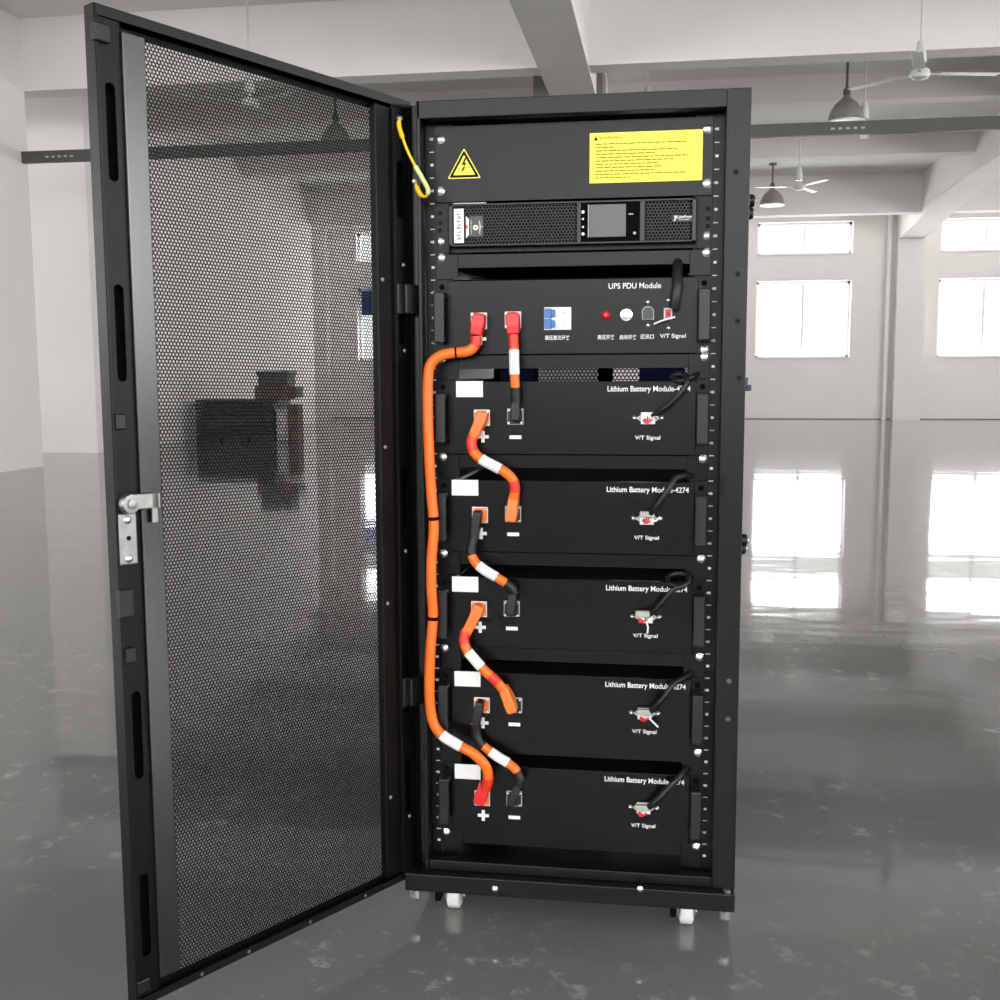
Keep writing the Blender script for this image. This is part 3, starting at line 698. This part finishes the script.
dk = obj('signal_port', MB().prism([(x-.0105, z-.011), (x+.0105, z-.011), (x+.0105, z+.006), (x+.005, z+.012), (x-.005, z+.012), (x-.0105, z+.006)], fxz(-.008), 0, .004), 'greyhood', pdu, bevel=.001)
obj('port_insert', MB().prism([(x-.0088, z-.0095), (x+.0088, z-.0095), (x+.0088, z+.005), (x+.004, z+.0102), (x-.004, z+.0102), (x-.0088, z+.005)], fxz(-.012), 0, .001), 'green_black', dk)
for py in (302.3, 325.3):
    x, z = P2(648, py); screw(pdu, x, z, -.008, .0036)
def vt_socket(t, x, z, vert, hood):
    w_, h_ = (.0065, .0095) if vert else (.0125, .0105)
    if not vert:
        pl_ = [(x-.021, z), (x-w_, z+.006), (x-w_, z+h_), (x+w_, z+h_), (x+w_, z+.006), (x+.021, z), (x+w_, z-.006), (x+w_, z-h_), (x-w_, z-h_), (x-w_, z-.006)]
        s = obj('signal_socket', MB().prism(pl_, fxz(-.008), 0, .002), 'greyhood', t)
    else:
        s = obj('signal_socket', MB().box((x-w_-.001, -.010, z-h_-.001), (x+w_+.001, -.008, z+h_+.001)), 'greyhood', t)
    obj('socket_rim', MB().box((x-w_, -.013, z-h_), (x+w_, -.010, z+h_)), 'white_plastic', s, bevel=.001)
    obj('socket_face', MB().box((x-w_+.0016, -.0136, z-h_+.0016), (x+w_-.0016, -.013, z+h_-.0016)), 'red' if vert else 'sticker', s)
    obj('contacts', MB().box((x-.0015, -.0142, z-.003), (x+.0005, -.0136, z+.003)).box((x+.002, -.0142, z-.004), (x+.0035, -.0136, z+.001)), 'ink', s)
    return s
x, z = P2(668, 314); vt_socket(pdu, x, z, True, False)
for py in (300.3, 328):
    q = P2(668.5, py); screw(pdu, q[0], q[1], -.008, .0036)
def caption(t, name, body, px0, px1, py, size, Y=-.0082):
    a = P2(px0, py); b = P2(px1, py); return text(name, body, (a[0]+b[0])/2, (a[1]+b[1])/2, size, 'white', t, Y=Y, width=b[0]-a[0])
caption(pdu, 'title', 'UPS PDU Module', 608.5, 661, 286, .0135)
caption(pdu, 'caption', '高压直流开关', 545, 569.5, 338, .0085)
caption(pdu, 'caption', '高压开关', 597.5, 614.5, 337.5, .0085)
caption(pdu, 'caption', '启动开关', 619.5, 636.5, 337.5, .0085)
caption(pdu, 'caption', '通讯口', 640.5, 654, 337, .0085)
caption(pdu, 'caption', 'V/T Signal', 660, 686, 336, .0095)
for px, py in ((441, 360), (704.8, 350)):
    pass
screw(pdu, .4658, zb+.006, -.003, .0066)

# battery modules: one built, four copied
K0 = 13                                     # the second one is the pattern
def make_battery(n, label):
    t = thing('battery_module', label, 'battery module', (.2325, .15, ztop(n+3)), 'five battery modules in the rack')
    zt, zb = chassis(t, n)
    zr = ztop(n)
    socket(t, .0695, zr-.0645, 'orangec'); socket(t, .1300, zr-.0620, 'rubber', 'greyhood')
    plusmark(t, .0712, zr-.0985); minusmark(t, .1300, zr-.0990)
    vt_socket(t, .3690, zr-.0675, False, True)
    for x in (.3690-.024, .3690+.024): screw(t, x, zr-.0672, -.008, .0036)
    obj('white_sticker', MB().box((.0435-.0245, -.0086, zr-.0160-.0145), (.0435+.0245, -.0080, zr-.0160+.0140)), 'sticker', t, bevel=.0002)
    text('title', 'Lithium Battery Module-4274', .3695, zr-.0165, .0135, 'white', t, Y=-.0082, width=.144)
    text('caption', 'V/T Signal', .3690, zr-.1020, .0095, 'white', t, Y=-.0082, width=.044)
    return t
bat = make_battery(10, 'topmost black battery module, right under the gap below the distribution module')
bl = ['second battery module from the top, grey plug hood on its signal socket', 'middle one of the five battery modules, looped black signal cable over its title',
      'fourth battery module from the top, second lowest', 'bottom battery module, fed by the red plug of the long orange cable']
bats = [dup(bat, (0, 0, -(k+1)*4*U), nm) for k, nm in enumerate(bl)]

for o_, dx, dz, sx in ((bat, .004, -.003, .0075), *[(o, *v) for o, v in zip(bats, ((-.0005, -.001, -.002), (-.0033, .0028, -.003), (.001, .0, .0), (.0005, -.001, -.001)))]):
    for ch in o_.children:
        nm = ch.name.split('.')[0]
        if nm in ('power_socket', 'plus_mark', 'minus_mark'): ch.location.x += dx; ch.location.z += dz
        elif nm == 'white_sticker': ch.location.x += sx

# ================================================================== CABLES
def seg(path, a, b):                        # the part of a sampled path between two fractions
    n = len(path)-1; return path[int(a*n):int(b*n)+1]
def plug(t, head, tail, m, name='plug'):
    """moulded angled plug: block on the socket, neck towards the cable"""
    h = Vector(head); tl = Vector(tail); d_ = (tl-h); d_.y = 0; L = d_.length; d_.normalize(); u = Vector((d_.z, 0, -d_.x)); w = .82 if m == 'rubber' else 1.18 if m == 'red' else 1.; Y = Vector((0, 1, 0))
    mb = MB()
    def ring(c, wu, y0, y1): return [c-u*wu+Y*y0, c+u*wu+Y*y0, c+u*wu+Y*y1, c-u*wu+Y*y1]
    yb, yf = -.013-h.y, -.038-h.y
    R_ = [ring(h-d_*.010, .0070*w, yf+.002, yb), ring(h-d_*.007, .0090*w, yf, yb), ring(h+d_*.009, .0100*w, yf, yb), ring(h+d_*.014, .0092*w, yf, yb+.010), ring(h+d_*max(L, .02), .0086*w, yf+.001, yf+.019)]
    vs = [v for r in R_ for v in r]; fs = [(3, 2, 1, 0), tuple(range(len(vs)-4, len(vs)))]
    for i in range(len(R_)-1):
        for k in range(4): fs.append((i*4+k, i*4+(k+1) % 4, i*4+4+(k+1) % 4, i*4+4+k))
    o = obj(name, mb.add(vs, fs), m, t, bevel=.0025)
    return o
YC = -.033
def cable(label, pts, r, parts, heads, rib=0., group='orange power cables between the modules'):
    """pts: image waypoints (x, y, Y); parts: (a, b, material, name, scale); heads: (head point, neck point, material)"""
    W = [PX(x, y, Y) for x, y, Y in pts]
    path = spline(W, 16)
    # even resampling
    L = [0]
    for i in range(1, len(path)): L.append(L[-1]+(path[i]-path[i-1]).length)
    n = max(24, int(L[-1]/.0032)); P_ = []; j = 0
    for i in range(n+1):
        s = L[-1]*i/n
        while j < len(L)-2 and L[j+1] < s: j += 1
        k = (s-L[j])/max(1e-9, L[j+1]-L[j]); P_.append(path[j].lerp(path[j+1], min(1, max(0, k))))
    t = thing('power_cable', label, 'cable', P_[len(P_)//2], group)
    obj('sheath', MB().tube(P_, r, 14, rib), 'orange', t, smooth=True)
    for a, b, m, nm, k in parts: obj(nm, MB().tube(seg(P_, a, b), r*k, 14), m, t, smooth=True)
    for h, nk, m in heads: plug(t, PX(*h, -.026), PX(*nk, -.026), m)
    return t, P_
# long one, ribbed
ct, cp = cable('long orange cable running down the left rail from top red plug to bottom battery module',
      [(476, 337, -.033), (475, 345, -.035), (468, 351, -.036), (452, 353, -.040), (440, 356, -.046), (431, 364, -.049), (428, 380, -.050), (428, 420, -.050), (429.5, 460, -.050), (431.5, 495, -.048), (434, 526, -.047),
       (431.5, 560, -.049), (431.5, 590, -.049), (433, 616, -.047), (430.5, 650, -.050), (429.5, 690, -.050), (432, 718, -.050), (440, 733, -.050), (456, 744, -.052), (474, 754, -.053), (486, 767, -.046), (488, 779, -.040), (485.5, 788, -.034)],
      .0093, [(0, .018, 'redband', 'red_sleeve', 1.06), (.84, .885, 'sticker', 'white_sleeve', 1.10), (.975, 1, 'redband', 'red_sleeve', 1.06)],
      [((479, 319), (476.5, 335), 'red'), ((480.5, 798), (485, 783), 'red')], rib=.035)
for f in (.405, .60, .055):
    obj('cable_tie', MB().tube(seg(cp, f, f+.006), .0098, 14), 'matte', ct, smooth=True)
cable('straight orange cable hanging from the second red plug of the distribution module',
      [(513.5, 335, -.033), (514, 350, -.036), (514.5, 372, -.036), (515.5, 390, -.034), (516, 402, -.032)], .0082,
      [(0, .20, 'redband', 'red_sleeve', 1.08), (.24, .60, 'sticker', 'white_sleeve', 1.10), (.80, 1, 'rubber', 'black_sleeve', 1.06)],
      [((513, 318), (513.5, 334), 'red'), ((516, 416), (516, 399), 'rubber')])
cable('orange cable curving from the topmost battery module to the second one',
      [(474, 434, -.033), (471.5, 442, -.036), (474, 452, -.038), (482, 459.5, -.040), (494, 466, -.040), (505, 472, -.040), (513, 480, -.038), (515, 490, -.036), (513.5, 498, -.033)], .0090,
      [(.06, .22, 'redband', 'red_band', 1.05), (.35, .60, 'sticker', 'white_sleeve', 1.10), (.80, .93, 'redband', 'red_band', 1.05)],
      [((482, 417), (473, 438), 'orangec'), ((511.5, 516), (514.5, 494), 'orangec')])
cable('orange cable with black plugs from the second battery module to the middle one',
      [(475, 536, -.033), (472, 546, -.035), (471.5, 554, -.036), (476, 563, -.038), (486, 571, -.040), (496, 577, -.040), (504, 582, -.038), (511, 587, -.036), (514, 593, -.033)], .0085,
      [(0, .26, 'rubber', 'black_sleeve', 1.05), (.42, .70, 'sticker', 'white_sleeve', 1.10), (.82, 1, 'rubber', 'black_sleeve', 1.03)],
      [((477.5, 516), (474, 540), 'rubber'), ((511, 610), (513.5, 592), 'rubber')])
cable('orange cable curving from the middle battery module to the fourth one',
      [(466, 630, -.033), (464, 640, -.036), (467, 650, -.038), (475, 660, -.040), (485, 671, -.040), (495, 680, -.038), (503, 689, -.034)], .0090,
      [(.04, .20, 'redband', 'red_band', 1.05), (.32, .58, 'sticker', 'white_sleeve', 1.10), (.75, .90, 'redband', 'red_band', 1.05)],
      [((478, 610), (466, 634), 'orangec'), ((511.5, 707), (503, 686), 'orangec')])
cable('lowest short orange cable with black plugs, from the fourth battery module to the bottom one',
      [(475.5, 724, -.032), (476, 732, -.030), (479, 741, -.030), (487, 749, -.030), (498, 757, -.030), (508, 763, -.031), (516, 770, -.033), (520, 778, -.034), (519, 786, -.033)], .0085,
      [(0, .30, 'rubber', 'black_sleeve', 1.06), (.42, .68, 'sticker', 'white_sleeve', 1.10), (.82, 1, 'rubber', 'black_sleeve', 1.03)],
      [((479.5, 706), (475.5, 727), 'rubber'), ((512.5, 800), (519, 783), 'rubber')])

def signal(label, pts, r, hood, tail, texture=0., plain=None):
    P_ = spline([PX(*q) for q in pts], 14)
    t = thing('signal_cable', label, 'cable', P_[len(P_)//2], 'black signal cables')
    obj('sheath', MB().tube(P_, r, 10, texture), 'rubber', t, smooth=True)
    h = PX(*(hood or plain), -.014) if (hood or plain) else None
    if hood:
        h = PX(*hood, -.014); d_ = (P_[3]-P_[0]); d_.y = 0; d_.normalize()
        obj('plug_hood', MB().box((h.x-.0135, -.026, h.z+.002), (h.x+.0125, -.0142, h.z+.0125)), 'greyhood', t, bevel=.002)
    if h is not None:
        obj('red_wires', MB().tube([h+Vector((-.006, -.008, -.001)), h+Vector((-.002, -.012, -.004)), h+Vector((.003, -.010, -.0055)), h+Vector((.008, -.010, -.002))], .0018, 8)
            .tube([h+Vector((-.008, -.006, -.003)), h+Vector((-.005, -.010, -.0075)), h+Vector((.001, -.009, -.008))], .0016, 8), 'red', t, smooth=True)
    if tail: obj('white_tie', MB().tube([PX(*q) for q in tail], .0016, 8), 'sticker', t, smooth=True)
    return t
signal('thick black signal cable dropping to the distribution module', [(678, 262, .004), (677.5, 272, -.018), (677, 286, -.032), (675.5, 298, -.034), (674, 308, -.030)], .0090, None, [(654, 324, -.018), (661, 321, -.024), (669, 318.5, -.024), (675, 317, -.022)])
signal('black signal cable looping up from the topmost battery module', [(653, 416, -.015), (660, 411, -.028), (672, 402, -.036), (682, 391, -.040), (687, 381, -.036), (684, 375, -.020), (676, 374.5, -.010), (672, 378, -.006), (680, 381, -.020), (692, 377, -.018), (699, 373, .004)], .0048, None, [(652, 419, -.018), (655, 416, -.022), (658, 417, -.02)], plain=(648, 418))
signal('black signal cable rising steeply from the second battery module', [(649, 516, -.016), (655, 508, -.030), (664, 496, -.036), (671, 485, -.034), (676, 478, -.026), (684, 476, -.016), (694, 476, .004)], .0058, (647.5, 518), [(650, 521, -.024), (656, 521, -.026), (660, 517, -.024)])
signal('black signal cable coiled in a loop above the middle battery module', [(648, 616, -.016), (656, 609, -.030), (665, 599, -.036), (674, 589, -.038), (683, 586, -.036), (689, 581, -.028), (687, 575, -.012), (678, 573.5, -.004), (669, 576, -.006), (668, 582, -.020), (676, 586, -.032), (686, 584, -.022), (694, 577, .004)], .0046, (643, 617), [(646, 621, -.022), (648, 627, -.022), (647.5, 633, -.016)])
signal('black signal cable bending up from the fourth battery module', [(648, 714, -.016), (656, 706, -.030), (665, 696, -.036), (671, 687, -.034), (676, 682, -.026), (684, 678, -.016), (694, 671, .004)], .0050, (644.5, 715), [(650, 719, -.022), (654, 723, -.024), (658, 727, -.022)])
signal('straight black signal cable slanting up from the bottom battery module', [(647, 808, -.016), (654, 803, -.030), (666, 791, -.034), (680, 776, -.024), (690, 766, .004)], .0058, (642.5, 810), [(641, 816, -.02), (644, 812, -.024), (646, 806, -.024)])

# earth wire from door to frame
H3 = Vector((HX, HY, 0)); dirv = Vector((-math.cos(TH), -math.sin(TH), 0)); ins = Vector((math.sin(TH), -math.cos(TH), 0))
A_ = H3+dirv*.006+ins*.000+Vector((0, 0, 1.447)); 
wpts = [A_+ins*.004, PX(399, 126, -.055), PX(406, 147, -.060), PX(414, 164, -.062), PX(422, 178, -.062), PX(428, 190, -.058), PX(425.5, 196.5, -.052), PX(420, 194, -.047), PX(415.5, 184, -.0425)]
wp = spline(wpts, 12)
t = thing('earth_wire', 'short yellow earth wire hanging between the open door and the cabinet frame', 'wire', wp[40])
obj('wire', MB().tube(wp, .0026, 10), 'cable_yellow', t, smooth=True)
obj('lug_sleeve', MB().tube(wp[8:20], .0042, 10), 'cable_yellow', t, smooth=True)
obj('clear_sleeve', MB().tube(wp[38:66], .0042, 10), 'cable_lime', t, smooth=True)
obj('lug_sleeve', MB().tube(wp[80:93], .0044, 10), 'cable_yellow', t, smooth=True)
obj('ring_lug', MB().lathe(A_-ins*.011, ins, [(.006, 0), (.006, .010), (.0045, .016), (.002, .018)], 12), 'zinc', t, smooth=True)
obj('ring_lug', MB().lathe(PX(414.5, 181.5, -.040), (0, -1, 0), [(.005, 0), (.005, .003), (.003, .005)], 12), 'zinc', t, smooth=True)

# ================================================================== light and view
w = bpy.data.worlds.new('overcast_sky'); bpy.context.scene.world = w; w.use_nodes = True
w.node_tree.nodes['Background'].inputs['Color'].default_value = (.95, .98, 1, 1)
w.node_tree.nodes['Background'].inputs['Strength'].default_value = 1.5
sc = bpy.context.scene
sc.view_settings.view_transform = 'Standard'; sc.view_settings.look = 'None'; sc.view_settings.gamma = 1
sc.view_settings.exposure = 0.22; sc.view_settings.use_curve_mapping = False
sc.cycles.use_denoising = True
sc.cycles.max_bounces = 10; sc.cycles.diffuse_bounces = 6; sc.cycles.glossy_bounces = 4; sc.cycles.transparent_max_bounces = 12
sc.cycles.sample_clamp_indirect = 6; sc.cycles.blur_glossy = 1.0; sc.cycles.caustics_reflective = False; sc.cycles.caustics_refractive = False
